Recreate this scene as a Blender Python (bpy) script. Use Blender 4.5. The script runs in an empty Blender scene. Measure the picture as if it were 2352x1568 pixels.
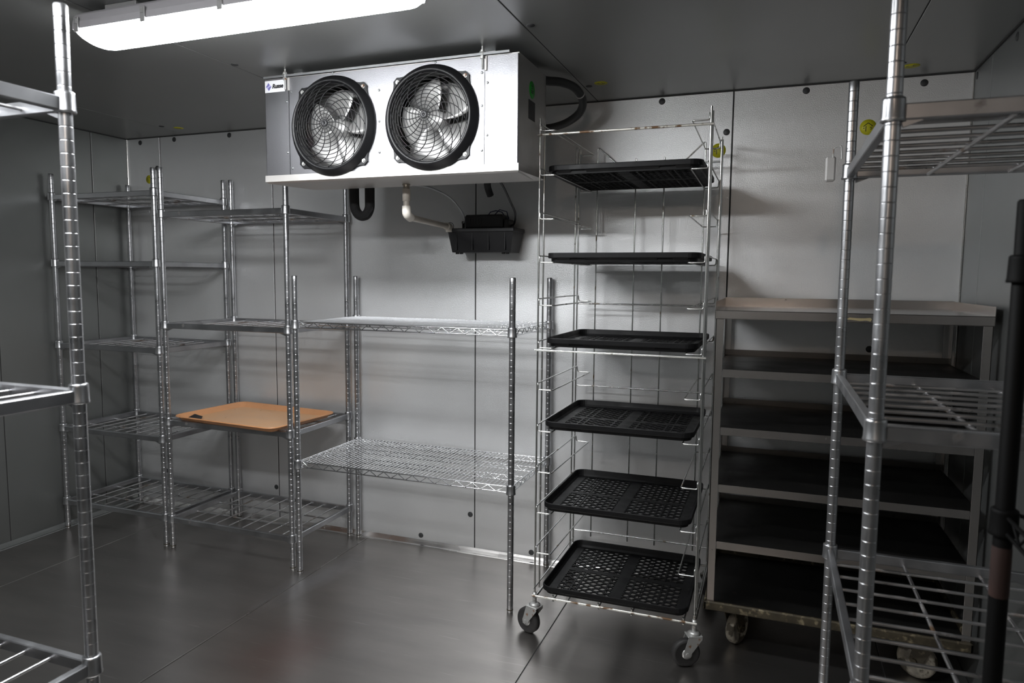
import bpy, math, random
from math import sin, cos, pi, radians as R
from mathutils import Vector, Matrix, Euler
random.seed(7)
C = bpy.context.scene.collection
SC = bpy.context.scene

# ------------------------------------------------------------------ camera
YAW, PIT, ROL, CH = 0.3555, 0.0918, 0.0087, 1.374
cam_d = bpy.data.cameras.new('camera')
cam_d.sensor_width = 36.0
cam_d.lens = 36.0 * 1606.0 / 2352.0
cam_d.clip_start = 0.05
cam = bpy.data.objects.new('camera', cam_d)
C.objects.link(cam)
_R0 = Matrix(((1, 0, 0), (0, 0, -1), (0, 1, 0)))
_Ry = Matrix(((cos(YAW), sin(YAW), 0), (-sin(YAW), cos(YAW), 0), (0, 0, 1)))
_Rx = Matrix(((1, 0, 0), (0, cos(PIT), -sin(PIT)), (0, sin(PIT), cos(PIT))))
_Rz = Matrix(((cos(ROL), -sin(ROL), 0), (sin(ROL), cos(ROL), 0), (0, 0, 1)))
_M = (Matrix(((1, 0, 0), (0, -1, 0), (0, 0, -1))) @ (_Rz @ _Rx @ _R0 @ _Ry)).transposed()
cam.matrix_world = Matrix.Translation((0, 0, CH)) @ _M.to_4x4()
cam_d.dof.use_dof = True
cam_d.dof.focus_distance = 2.7
cam_d.dof.aperture_fstop = 5.0
SC.camera = cam

# ------------------------------------------------------------------ exposure, world, lights
SC.view_settings.view_transform = 'Standard'
SC.view_settings.look = 'None'
SC.view_settings.gamma = 1.0
SC.view_settings.use_curve_mapping = False
SC.view_settings.exposure = 0.2
LAMP_STRENGTH = 66.0          # emission of the ceiling light's diffuser
W = bpy.data.worlds.new('world')
SC.world = W
W.use_nodes = True
W.node_tree.nodes['Background'].inputs[0].default_value = (1.0, 0.93, 0.86, 1)
W.node_tree.nodes['Background'].inputs[1].default_value = 0.02
JAR_STRENGTH = 76.0          # warm globe lamp by the door behind the camera

# ------------------------------------------------------------------ materials
def mat(name, base=(.5, .5, .5), metal=0.0, rough=.5, bump=None, var=None, rust=None, emit=None, spec=None, aniso=0.0, coat=0.0):
    """bump=(scale, strength, distance, kind); var=(scale, amount) brightness + roughness mottling; rust=(scale, lo, hi, colour)"""
    m = bpy.data.materials.new(name); m.use_nodes = True
    nt = m.node_tree; b = nt.nodes['Principled BSDF']
    b.inputs['Base Color'].default_value = (*base, 1)
    b.inputs['Metallic'].default_value = metal
    b.inputs['Roughness'].default_value = rough
    if aniso: b.inputs['Anisotropic'].default_value = aniso
    if spec is not None: b.inputs['Specular IOR Level'].default_value = spec
    if emit:
        b.inputs['Emission Color'].default_value = (*emit[0], 1); b.inputs['Emission Strength'].default_value = emit[1]
    tc = nt.nodes.new('ShaderNodeTexCoord')
    L = nt.links.new
    col = None
    if var:
        n = nt.nodes.new('ShaderNodeTexNoise'); n.inputs['Scale'].default_value = var[0]; n.inputs['Detail'].default_value = 5
        mp = nt.nodes.new('ShaderNodeMapping')
        if len(var) > 2: mp.inputs['Scale'].default_value = var[2]
        L(tc.outputs['Object'], mp.inputs[0]); L(mp.outputs[0], n.inputs['Vector'])
        r = nt.nodes.new('ShaderNodeValToRGB')
        a = var[1]
        r.color_ramp.elements[0].position = .3; r.color_ramp.elements[1].position = .7
        r.color_ramp.elements[0].color = (*[max(0, c * (1 - a)) for c in base], 1)
        r.color_ramp.elements[1].color = (*[min(1, c * (1 + a)) for c in base], 1)
        L(n.outputs['Fac'], r.inputs[0]); col = r.outputs[0]
        mr = nt.nodes.new('ShaderNodeMapRange')
        mr.inputs['From Min'].default_value = .3; mr.inputs['From Max'].default_value = .7
        mr.inputs['To Min'].default_value = max(.02, rough - .08); mr.inputs['To Max'].default_value = min(1, rough + .08)
        L(n.outputs['Fac'], mr.inputs[0]); L(mr.outputs[0], b.inputs['Roughness'])
    if rust:
        n = nt.nodes.new('ShaderNodeTexNoise'); n.inputs['Scale'].default_value = rust[0]; n.inputs['Detail'].default_value = 6
        L(tc.outputs['Object'], n.inputs['Vector'])
        mr = nt.nodes.new('ShaderNodeMapRange'); mr.inputs['From Min'].default_value = rust[1]; mr.inputs['From Max'].default_value = rust[2]
        L(n.outputs['Fac'], mr.inputs[0])
        mx = nt.nodes.new('ShaderNodeMix'); mx.data_type = 'RGBA'
        L(mr.outputs[0], mx.inputs[0])
        if col: L(col, mx.inputs[6])
        else: mx.inputs[6].default_value = (*base, 1)
        mx.inputs[7].default_value = (*rust[3], 1)
        col = mx.outputs[2]
        mm = nt.nodes.new('ShaderNodeMath'); mm.operation = 'MULTIPLY_ADD'
        L(mr.outputs[0], mm.inputs[0]); mm.inputs[1].default_value = -metal * .9; mm.inputs[2].default_value = metal
        L(mm.outputs[0], b.inputs['Metallic'])
    if col: L(col, b.inputs['Base Color'])
    if bump:
        if bump[3] == 'voronoi':
            n = nt.nodes.new('ShaderNodeTexVoronoi'); n.feature = 'SMOOTH_F1'; out = n.outputs['Distance']
        else:
            n = nt.nodes.new('ShaderNodeTexNoise'); n.inputs['Detail'].default_value = 2; out = n.outputs['Fac']
        n.inputs['Scale'].default_value = bump[0]
        L(tc.outputs['Object'], n.inputs['Vector'])
        bp = nt.nodes.new('ShaderNodeBump'); bp.inputs['Strength'].default_value = bump[1]; bp.inputs['Distance'].default_value = bump[2]
        L(out, bp.inputs['Height']); L(bp.outputs[0], b.inputs['Normal'])
    return m

RUST = (.16, .07, .025)
M = dict(
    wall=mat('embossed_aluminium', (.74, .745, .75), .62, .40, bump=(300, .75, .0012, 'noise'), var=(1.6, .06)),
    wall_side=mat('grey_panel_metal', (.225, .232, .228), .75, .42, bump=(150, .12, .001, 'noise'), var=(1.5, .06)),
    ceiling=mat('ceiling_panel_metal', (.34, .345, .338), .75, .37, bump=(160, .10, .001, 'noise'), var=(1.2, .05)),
    core=mat('dark_seam', (.03, .03, .03), 0, .8),
    trim=mat('aluminium_trim', (.58, .565, .55), 1, .28, var=(6, .1)),
    zinc=mat('zinc_post', (.47, .475, .49), 1, .33, var=(14, .12), rust=(9, .66, .74, (.10, .06, .03))),
    shelf=mat('zinc_shelf', (.40, .405, .42), 1, .38, var=(10, .15), rust=(13, .70, .80, (.09, .065, .045))),
    rod=mat('zinc_rod', (.48, .48, .49), 1, .33, var=(12, .15), rust=(9, .57, .68, (.10, .06, .032))),
    chrome=mat('chrome_wire', (.74, .75, .77), 1, .2),
    rackwire=mat('rack_wire', (.70, .71, .70), 1, .26, rust=(20, .62, .70, (.12, .08, .04))),
    rustbar=mat('rusty_bar', (.62, .61, .57), .8, .4, rust=(32, .52, .60, (.12, .06, .022))),
    stainless=mat('stainless_sheet', (.50, .475, .46), 1, .25, rust=(22, .72, .80, (.04, .032, .025))),
    sheet=mat('shaded_dull_steel', (.03, .029, .028), .8, .45, var=(6, .2), rust=(18, .66, .76, (.02, .016, .012))),  # dull cart shelves, near black: shade between the shelves put into the colour
    rail=mat('dull_rail_metal', (.26, .265, .27), .8, .5),
    foil=mat('foil_label', (.62, .62, .64), .7, .35),
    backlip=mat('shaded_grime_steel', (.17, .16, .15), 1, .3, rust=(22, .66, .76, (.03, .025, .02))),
    galv=mat('embossed_galvanised', (.30, .30, .317), 1, .42, bump=(300, .5, .0009, 'noise')),
    galvside=mat('plain_galvanised', (.55, .54, .53), .95, .42, var=(9, .1)),
    pan=mat('drain_pan_metal', (.62, .60, .58), .6, .45, var=(4, .06)),
    blade=mat('aluminium_blade', (.46, .455, .45), .5, .40, var=(9, .08)),
    black=mat('black_plastic', (.012, .012, .014), 0, .42),
    tray=mat('black_tray_plastic', (.0045, .0045, .005), 0, .52, var=(18, .25), spec=.22),
    guard=mat('black_guard_wire', (.007, .007, .008), 0, .42, spec=.35),
    rubber=mat('black_rubber', (.018, .017, .017), 0, .62, var=(30, .2)),
    foam=mat('black_foam_insulation', (.012, .012, .013), 0, .85, bump=(120, .5, .003, 'noise')),
    epoxy=mat('black_epoxy', (.002, .002, .002), 0, .6, spec=.12),
    redrust=mat('red_brown_rust', (.022, .008, .0055), 0, .75, var=(20, .3)),
    pvc=mat('white_pvc', (.70, .66, .60), 0, .4, var=(14, .08)),
    pvc2=mat('cream_pvc', (.55, .50, .44), 0, .45, var=(18, .12)),
    brass=mat('dull_brass', (.45, .40, .33), 1, .4),
    orange=mat('orange_plastic', (.56, .27, .125), 0, .42, var=(7, .06)),
    orange_in=mat('orange_plastic_worn', (.62, .36, .19), 0, .34, var=(9, .06)),
    caster=mat('zinc_fork', (.48, .48, .47), .7, .45, rust=(40, .6, .68, RUST)),
    dirty=mat('grimy_steel', (.055, .045, .028), .3, .6, var=(26, .35), rust=(45, .56, .70, (.20, .165, .10))),
    cream=mat('grimy_cream_wheel', (.30, .27, .22), 0, .7, var=(22, .5), rust=(26, .5, .58, (.06, .05, .035))),
    conduit=mat('grey_conduit', (.035, .036, .037), 0, .5),
    housing=mat('lamp_housing', (.26, .25, .26), 0, .5),
    clip=mat('lamp_clip', (.24, .235, .235), .3, .4),
    lens=mat('lamp_diffuser', (.9, .9, .9), 0, .4, emit=((.965, .985, 1.0), LAMP_STRENGTH)),
    plug=mat('grey_plug', (.035, .036, .038), 0, .5),
    yellow=mat('yellow_sticker', (.55, .52, .015), 0, .5),
    green=mat('green_sticker', (.03, .42, .045), 0, .5),
    white=mat('white_label', (.78, .78, .80), 0, .45),
    ink=mat('black_ink', (.01, .01, .012), 0, .5),
    blue=mat('violet_blue_ink', (.16, .15, .40), 0, .5),
    lilac=mat('pale_violet_ink', (.48, .48, .68), 0, .5),
    plate=mat('dark_data_plate', (.022, .022, .024), .2, .45),
    plastic=mat('pale_grey_plastic', (.50, .49, .48), 0, .45),
    tube=mat('clear_tube', (.42, .43, .44), 0, .25),
    tape=mat('peeling_yellow_tape', (.34, .28, .15), 0, .6),
    jar=mat('warm_lamp_glass', (.9, .85, .8), 0, .3, emit=((1.0, .80, .65), JAR_STRENGTH)),
    wire=mat('blue_wire', (.02, .02, .08), 0, .4),
)

# floor: brushed metal sheet with scuffs and one faint red patch
def floor_mat():
    m = mat('brushed_metal_floor', (.40, .38, .362), .96, .30, var=(2.2, .10, (1, 3.5, 1)))
    nt = m.node_tree; b = nt.nodes['Principled BSDF']; L = nt.links.new
    tc = nt.nodes.new('ShaderNodeTexCoord')
    prev = b.inputs['Base Color'].links[0].from_socket
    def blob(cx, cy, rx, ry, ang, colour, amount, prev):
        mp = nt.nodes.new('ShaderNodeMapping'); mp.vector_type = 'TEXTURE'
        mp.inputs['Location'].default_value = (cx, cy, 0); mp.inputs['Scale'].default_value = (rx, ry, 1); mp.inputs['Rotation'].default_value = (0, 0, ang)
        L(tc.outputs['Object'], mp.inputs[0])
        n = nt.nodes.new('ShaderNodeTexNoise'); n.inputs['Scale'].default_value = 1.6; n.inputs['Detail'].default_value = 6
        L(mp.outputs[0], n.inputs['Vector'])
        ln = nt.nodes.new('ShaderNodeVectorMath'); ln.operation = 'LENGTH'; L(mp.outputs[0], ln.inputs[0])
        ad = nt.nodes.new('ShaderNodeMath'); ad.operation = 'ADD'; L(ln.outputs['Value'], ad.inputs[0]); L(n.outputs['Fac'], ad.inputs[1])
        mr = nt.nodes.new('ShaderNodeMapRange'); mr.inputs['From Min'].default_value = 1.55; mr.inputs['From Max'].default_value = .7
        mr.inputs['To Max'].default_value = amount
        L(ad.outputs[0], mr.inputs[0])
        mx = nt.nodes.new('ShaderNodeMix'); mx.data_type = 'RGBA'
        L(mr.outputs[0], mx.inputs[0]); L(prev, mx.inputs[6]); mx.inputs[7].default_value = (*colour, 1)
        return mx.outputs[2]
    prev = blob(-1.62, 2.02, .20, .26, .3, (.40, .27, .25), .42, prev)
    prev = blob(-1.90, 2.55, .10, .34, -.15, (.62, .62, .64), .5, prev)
    for ang, sc_ in ((.5, 9.0), (-.35, 7.0), (1.3, 8.0)):
        mp = nt.nodes.new('ShaderNodeMapping'); mp.inputs['Rotation'].default_value = (0, 0, ang); mp.inputs['Scale'].default_value = (.5, 9, 1)
        L(tc.outputs['Object'], mp.inputs[0])
        n = nt.nodes.new('ShaderNodeTexNoise'); n.inputs['Scale'].default_value = sc_; n.inputs['Detail'].default_value = 2
        L(mp.outputs[0], n.inputs['Vector'])
        mr = nt.nodes.new('ShaderNodeMapRange'); mr.inputs['From Min'].default_value = .68; mr.inputs['From Max'].default_value = .76; mr.inputs['To Max'].default_value = .35
        L(n.outputs['Fac'], mr.inputs[0])
        mx = nt.nodes.new('ShaderNodeMix'); mx.data_type = 'RGBA'
        L(mr.outputs[0], mx.inputs[0]); L(prev, mx.inputs[6]); mx.inputs[7].default_value = (.60, .59, .58, 1)
        prev = mx.outputs[2]
    L(prev, b.inputs['Base Color'])
    # fine scratches
    n = nt.nodes.new('ShaderNodeTexNoise'); n.inputs['Scale'].default_value = 40; n.inputs['Detail'].default_value = 3
    mp = nt.nodes.new('ShaderNodeMapping'); mp.inputs['Scale'].default_value = (.35, 6, 1)
    L(tc.outputs['Object'], mp.inputs[0]); L(mp.outputs[0], n.inputs['Vector'])
    bp = nt.nodes.new('ShaderNodeBump'); bp.inputs['Strength'].default_value = .05; bp.inputs['Distance'].default_value = .0004
    L(n.outputs['Fac'], bp.inputs['Height']); L(bp.outputs[0], b.inputs['Normal'])
    for l in list(b.inputs['Roughness'].links): nt.links.remove(l)
    return m
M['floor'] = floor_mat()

# ------------------------------------------------------------------ mesh building
class MB:
    def __init__(s): s.v = []; s.f = []; s.sm = []
    def add(s, vs, fs, smooth=False, mtx=None):
        o = len(s.v)
        for p in vs:
            p = Vector(p)
            s.v.append(tuple(mtx @ p) if mtx else tuple(p))
        for f in fs: s.f.append([i + o for i in f]); s.sm.append(smooth)
        return s
    def box(s, lo, hi, bev=0.0, mtx=None):
        x0, y0, z0 = lo; x1, y1, z1 = hi
        if bev <= 0:
            vs = [(x0, y0, z0), (x1, y0, z0), (x1, y1, z0), (x0, y1, z0), (x0, y0, z1), (x1, y0, z1), (x1, y1, z1), (x0, y1, z1)]
            fs = [(3, 2, 1, 0), (4, 5, 6, 7), (0, 1, 5, 4), (1, 2, 6, 5), (2, 3, 7, 6), (3, 0, 4, 7)]
            return s.add(vs, fs, False, mtx)
        b = min(bev, (x1 - x0) / 2.01, (y1 - y0) / 2.01, (z1 - z0) / 2.01)
        def ring(z, i): return [(x0 + i, y0 + b, z), (x0 + b, y0 + i, z), (x1 - b, y0 + i, z), (x1 - i, y0 + b, z), (x1 - i, y1 - b, z), (x1 - b, y1 - i, z), (x0 + b, y1 - i, z), (x0 + i, y1 - b, z)]
        def ring2(z): return [(x0 + b, y0 + b, z), (x0 + b, y0 + b, z), (x1 - b, y0 + b, z), (x1 - b, y0 + b, z), (x1 - b, y1 - b, z), (x1 - b, y1 - b, z), (x0 + b, y1 - b, z), (x0 + b, y1 - b, z)]
        rs = [ring2(z0), ring(z0 + b, 0), ring(z1 - b, 0), ring2(z1)]
        vs = [p for r in rs for p in r]; fs = []
        for k in range(3):
            for i in range(8):
                j = (i + 1) % 8
                a = [k * 8 + i, k * 8 + j, (k + 1) * 8 + j, (k + 1) * 8 + i]
                q = []
                for t in a:
                    if not any(vs[t] == vs[u] for u in q): q.append(t)
                if len(q) > 2: fs.append(q)
        fs.append([6, 4, 2, 0]); fs.append([24, 26, 28, 30])
        return s.add(vs, fs, False, mtx)
    def tube(s, pts, r, seg=8, closed=False, caps=True, mtx=None):
        pts = [Vector(p) for p in pts]
        q = [pts[0]]
        for p in pts[1:]:
            if (p - q[-1]).length > 1e-6: q.append(p)
        pts = q; n = len(pts)
        if closed and (pts[0] - pts[-1]).length < 1e-6: pts.pop(); n -= 1
        T = []
        for i in range(n):
            if closed: t = (pts[(i + 1) % n] - pts[i - 1])
            elif i == 0: t = pts[1] - pts[0]
            elif i == n - 1: t = pts[-1] - pts[-2]
            else: t = (pts[i + 1] - pts[i]).normalized() + (pts[i] - pts[i - 1]).normalized()
            T.append(t.normalized())
        a = Vector((0, 0, 1)) if abs(T[0].z) < .9 else Vector((1, 0, 0))
        N = T[0].cross(a).normalized()
        vs = []
        for i in range(n):
            N = (N - T[i] * N.dot(T[i]))
            N = N.normalized() if N.length > 1e-6 else T[i].orthogonal().normalized()
            Bn = T[i].cross(N)
            sc = 1.0
            if 0 < i < n - 1 or closed:
                d1 = (pts[i] - pts[i - 1]).normalized(); c = max(.5, abs(d1.dot(T[i]))); sc = 1.0
            for k in range(seg):
                th = 2 * pi * k / seg
                vs.append(pts[i] + (N * cos(th) + Bn * sin(th)) * r * sc)
        fs = []
        for i in range(n if closed else n - 1):
            j = (i + 1) % n
            for k in range(seg):
                l = (k + 1) % seg
                fs.append((i * seg + k, i * seg + l, j * seg + l, j * seg + k))
        s.add(vs, fs, True, mtx)
        if caps and not closed:
            s.add(vs[:seg], [tuple(reversed(range(seg)))], False, mtx)
            s.add(vs[-seg:], [tuple(range(seg))], False, mtx)
        return s
    def lathe(s, prof, seg=24, axis='z', at=(0, 0, 0), smooth=True, mtx=None, closed=False):
        """prof: [(radius, height)] along the axis"""
        vs = []; fs = []
        at = Vector(at)
        for (r, h) in prof:
            for k in range(seg):
                th = 2 * pi * k / seg
                c, d = r * cos(th), r * sin(th)
                p = {'z': (c, d, h), 'y': (c, h, d), 'x': (h, c, d)}[axis]
                vs.append(at + Vector(p))
        n = len(prof)
        for i in range(n if closed else n - 1):
            j = (i + 1) % n
            for k in range(seg):
                l = (k + 1) % seg
                q = (i * seg + k, i * seg + l, j * seg + l, j * seg + k)
                if axis == 'y': q = tuple(reversed(q))
                fs.append(q)
        s.add(vs, fs, smooth, mtx)
        if not closed:
            if prof[0][0] > 1e-6: s.add(vs[:seg], [tuple(range(seg))], False, mtx)
            if prof[-1][0] > 1e-6: s.add(vs[-seg:], [tuple(range(seg))], False, mtx)
        return s
    def prism(s, poly, z0, z1, mtx=None):
        n = len(poly)
        vs = [(x, y, z0) for x, y in poly] + [(x, y, z1) for x, y in poly]
        fs = [tuple(reversed(range(n))), tuple(range(n, 2 * n))] + [(i, (i + 1) % n, n + (i + 1) % n, n + i) for i in range(n)]
        return s.add(vs, fs, False, mtx)
    def mesh(s, name):
        me = bpy.data.meshes.new(name)
        me.from_pydata(s.v, [], s.f)
        me.polygons.foreach_set('use_smooth', s.sm)
        import bmesh
        b = bmesh.new(); b.from_mesh(me)
        bmesh.ops.recalc_face_normals(b, faces=b.faces)
        b.to_mesh(me); b.free()
        me.update()
        return me

def obj(name, mb, m, parent=None, loc=None):
    me = mb.mesh(name) if isinstance(mb, MB) else mb
    if not me.materials: me.materials.append(M[m] if isinstance(m, str) else m)
    o = bpy.data.objects.new(name, me)
    C.objects.link(o)
    if parent: o.parent = parent
    if loc: o.location = loc
    return o
def thing(name, label, cat, loc=(0, 0, 0), rz=0, group=None):
    o = bpy.data.objects.new(name, None); C.objects.link(o)
    o.empty_display_size = .05
    o.location = loc; o.rotation_euler = (0, 0, rz)
    return tag(o, label, cat, group)
def tag(o, label, cat, group=None):
    o['label'] = label; o['category'] = cat
    if group: o['group'] = group
    return o
def struct(name, mb, m, parent=None, loc=None):
    o = obj(name, mb, m, parent, loc)
    if not parent: o['kind'] = 'structure'
    return o
def copy_tree(o, parent=None):
    c = o.copy(); C.objects.link(c)
    if parent: c.parent = parent
    for ch in list(o.children): copy_tree(ch, c)
    return c
def rounded(pts, r, n=4, closed=False):
    """round the corners of a polyline"""
    pts = [Vector(p) for p in pts]; out = []
    N = len(pts)
    for i in range(N):
        if not closed and i in (0, N - 1): out.append(pts[i]); continue
        a, b, c = pts[i - 1], pts[i], pts[(i + 1) % N]
        d1 = (a - b); d2 = (c - b)
        rr = min(r, d1.length * .45, d2.length * .45)
        p, q = b + d1.normalized() * rr, b + d2.normalized() * rr
        for k in range(n + 1):
            t = k / n
            out.append(p * (1 - t) ** 2 + b * 2 * t * (1 - t) + q * t * t)
    return out
def text_mesh(txt, size, depth=.0004, shear=0.0, bold=0.0):
    cu = bpy.data.curves.new('lettering', 'FONT'); cu.body = txt; cu.size = size; cu.extrude = depth
    cu.shear = shear; cu.offset = bold; cu.align_x = 'CENTER'; cu.align_y = 'CENTER'
    o = bpy.data.objects.new('lettering', cu); C.objects.link(o)
    dg = bpy.context.evaluated_depsgraph_get()
    me = bpy.data.meshes.new_from_object(o.evaluated_get(dg))
    bpy.data.objects.remove(o); bpy.data.curves.remove(cu)
    me.materials.clear()
    return me

# ------------------------------------------------------------------ room shell
XL, XR, YB, YF, ZC = -3.565, .675, 3.12, -1.45, 2.154
SEALS = []
def seal(parent):
    obj('panel_seal', SEALS[-1], 'core', parent)
def panel_wall(spans, lo, hi, place, gap=.0028, t=.05, depth=.007):
    """flat panels between seams, sunk seam between them; place(u, v, w) -> xyz, w into the wall"""
    mb = MB()
    e = .0011
    for a, b in spans:
        a2, b2 = a + gap, b - gap
        vs = [place(a2 + e, lo, 0), place(b2 - e, lo, 0), place(b2 - e, hi, 0), place(a2 + e, hi, 0),
              place(a2, lo, e), place(b2, lo, e), place(b2, hi, e), place(a2, hi, e),
              place(a2, lo, depth), place(b2, lo, depth), place(b2, hi, depth), place(a2, hi, depth)]
        mb.add(vs, [(0, 1, 2, 3), (4, 5, 1, 0), (3, 2, 6, 7), (1, 5, 6, 2), (4, 0, 3, 7), (5, 9, 10, 6), (8, 4, 7, 11)])
    seal = MB()
    for a, b in spans[1:]:
        d = .0016
        seal.add([place(a - gap, lo, d), place(a + gap, lo, d), place(a + gap, hi, d), place(a - gap, hi, d)], [(0, 1, 2, 3)])
    SEALS.append(seal)
    a, b = spans[0][0], spans[-1][1]
    vs = [place(u, v, w) for w in (depth, t) for u, v in ((a, lo), (b, lo), (b, hi), (a, hi))]
    mb.add(vs, [(0, 1, 2, 3), (7, 6, 5, 4), (0, 4, 5, 1), (1, 5, 6, 2), (2, 6, 7, 3), (3, 7, 4, 0)])
    return mb
wb = [XL, -3.3157, -2.5359, -1.3494, -.184, XR]
wall_back = struct('wall_back', panel_wall(list(zip(wb[:-1], wb[1:])), 0, ZC, lambda u, v, w: (u, YB + w, v)), 'wall')
seal(wall_back)
wl = [YF, -.05, 1.12, 2.3384, 2.8858, YB]
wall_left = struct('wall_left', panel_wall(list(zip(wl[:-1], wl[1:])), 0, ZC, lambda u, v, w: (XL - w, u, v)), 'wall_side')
seal(wall_left)
wr = [YF, .55, 1.72, 2.8915, YB]
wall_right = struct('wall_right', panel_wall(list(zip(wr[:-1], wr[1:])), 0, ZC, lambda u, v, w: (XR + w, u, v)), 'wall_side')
seal(wall_right)
# wall behind the camera with its closed door
DX0, DX1, DZ = -1.25, -.35, 1.95
mb = MB()
mb.box((XL - .05, YF - .06, 0), (DX0, YF, ZC)); mb.box((DX1, YF - .06, 0), (XR + .05, YF, ZC)); mb.box((DX0, YF - .06, DZ), (DX1, YF, ZC))
struct('wall_front', mb, 'wall_side')
d = struct('door_1', MB().box((DX0 + .004, YF - .055, .006), (DX1 - .004, YF - .004, DZ - .004), .003), 'wall_side')
obj('door_handle', MB().box((DX1 - .10, YF - .003, .98), (DX1 - .06, YF + .045, 1.12), .008), 'trim', d)
cs = [XL, -3.1077, -1.9358, -.7612, .3808, XR]
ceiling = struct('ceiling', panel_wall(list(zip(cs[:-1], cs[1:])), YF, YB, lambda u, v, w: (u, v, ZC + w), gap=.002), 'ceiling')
seal(ceiling)
fs = [XL, -3.1289, -1.9485, -.7669, .42, XR]
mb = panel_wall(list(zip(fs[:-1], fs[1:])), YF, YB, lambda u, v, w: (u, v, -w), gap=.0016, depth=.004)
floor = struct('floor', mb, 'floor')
seal(floor)
# raised lap edge along one floor sheet, cove trims, corner strips
struct('trim_1', MB().box((-1.9525, YF, 0), (-1.9475, YB - .03, .0018)), 'trim')
def cove(a, b):
    mb = MB(); a = Vector(a); b = Vector(b); d = (b - a).normalized(); n = Vector((-d.y, d.x, 0))
    prof = [(.0, .0), (.0, .022), (.004, .024), (.012, .015), (.022, .005), (.030, .003), (.032, 0)]
    vs = [a + n * (-p[0]) + Vector((0, 0, p[1])) for p in prof] + [b + n * (-p[0]) + Vector((0, 0, p[1])) for p in prof]
    k = len(prof)
    mb.add(vs, [(i, (i + 1) % k, k + (i + 1) % k, k + i) for i in range(k)] + [tuple(range(k)), tuple(range(2 * k - 1, k - 1, -1))])
    return mb
struct('baseboard_back', cove((XL, YB, 0), (XR, YB, 0)), 'trim')
struct('baseboard_left', cove((XL, YF, 0), (XL, YB, 0)), 'wall_side')
struct('baseboard_right', cove((XR, YB, 0), (XR, YF, 0)), 'wall_side')
struct('trim_2', MB().box((XL, YB - .006, .02), (XL + .006, YB, ZC), .002), 'trim')
struct('trim_3', MB().box((XR - .006, YB - .006, .02), (XR, YB, ZC), .002), 'trim')
mb = MB()
mb.box((XL, YB - .006, ZC - .0045), (XR, YB, ZC)); mb.box((XL, YF, ZC - .0045), (XL + .006, YB, ZC)); mb.box((XR - .006, YF, ZC - .0045), (XR, YB, ZC))
struct('trim_4', mb, 'core')
# grey plug caps in the panels
def plug_mesh(n):
    mb = MB().lathe([(.0135, 0), (.0135, .0012), (.011, .0026), (0, .003)], 20, 'z')
    return mb.mesh('plug_cap')
pm = plug_mesh(0)
def plug(parent, loc, nrm):
    o = obj('plug_cap', pm, 'plug', parent, loc)
    o.rotation_euler = Vector(nrm).to_track_quat('Z', 'Y').to_euler()
for x, z in [(-3.462, 2.128), (-3.207, 2.132), (-2.816, 2.132), (-3.341, 1.979), (-.479, 2.132), (.094, 2.130), (.51, 2.125), (-.208, 1.986),
             (.373, 1.098), (-1.373, .191), (-1.65, .045), (-1.049, .043), (-2.554, .196), (-3.354, .205)]:
    plug(wall_back, (x, YB, z), (0, -1, 0))
for x, y in [(-.739, 2.132), (-.738, 2.868), (.405, 2.925), (-1.915, 2.16), (-3.074, 2.909)]:
    plug(ceiling, (x, y, ZC), (0, 0, -1))
for y, z in [(3.085, 2.128), (2.631, 2.125)]:
    plug(wall_right, (XR, y, z), (-1, 0, 0))

# ------------------------------------------------------------------ yellow stickers on the panels
def sticker(loc, nrm, r, label, ang=0.0):
    o = tag(obj('round_sticker', MB().lathe([(r, 0), (r, .0006), (0, .0007)], 28), 'yellow', None, loc), label, 'sticker')
    o.rotation_euler = (Vector(nrm).to_track_quat('Z', 'Y') @ Euler((0, 0, ang)).to_quaternion()).to_euler()
    mb = MB()
    for a, b in [((-.55, .1), (0, .55)), ((0, .55), (.55, .1)), ((-.25, .15), (-.25, -.55)), ((-.6, -.1), (-.42, -.1)), ((.2, -.05), (.5, -.05)), ((.25, -.3), (.5, -.2))]:
        d = Vector((b[0] - a[0], b[1] - a[1], 0)) * r; n = Vector((-d.y, d.x, 0)).normalized() * r * .045
        p, q = Vector((a[0] * r, a[1] * r, .0008)), Vector((b[0] * r, b[1] * r, .0008))
        mb.add([p + n, p - n, q - n, q + n], [(0, 1, 2, 3)])
    obj('arrow_print', mb, 'ink', o)
sticker((-.682, 2.839, ZC), (0, 0, -1), .027, 'yellow oval-looking sticker on the ceiling right of the cooling unit')
sticker((.440, 2.975, ZC), (0, 0, -1), .030, 'yellow sticker on the ceiling at the far right, near the right wall')
sticker((-3.022, 2.972, ZC), (0, 0, -1), .026, 'faint yellow sticker on the ceiling in the dark left corner')
sticker((-.238, YB, 1.912), (0, -1, 0), .030, 'yellow round sticker on the back wall behind the top right of the wire rack')
sticker((.325, YB, 1.972), (0, -1, 0), .030, 'yellow round sticker with a black arrow behind the right foreground shelf')
sticker((-3.404, YB, 1.918), (0, -1, 0), .024, 'yellow sticker on the back wall half hidden by a left corner shelf post')

# ------------------------------------------------------------------ ceiling light
t = thing('ceiling_light', 'long white glowing tube light with clips under the ceiling', 'light', (-1.40, 1.60, ZC - .022))
LX = .545
prof = [(-.050, 0), (-.058, -.008), (-.067, -.030), (-.069, -.050), (-.060, -.052), (.060, -.052), (.069, -.050), (.067, -.030), (.058, -.008), (.050, 0)]
def extrude_x(prof, x0, x1, mb=None):
    mb = mb or MB(); k = len(prof)
    vs = [(x0, y, z) for y, z in prof] + [(x1, y, z) for y, z in prof]
    return mb.add(vs, [(i, (i + 1) % k, k + (i + 1) % k, k + i) for i in range(k)] + [tuple(range(k)), tuple(range(2 * k - 1, k - 1, -1))])
obj('housing', extrude_x(prof, -LX, LX), 'housing', t)
for x in (-.40, .40): obj('ceiling_bracket', MB().box((x - .06, -.03, -.001), (x + .06, .03, .0215), .002), 'clip', t)
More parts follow.
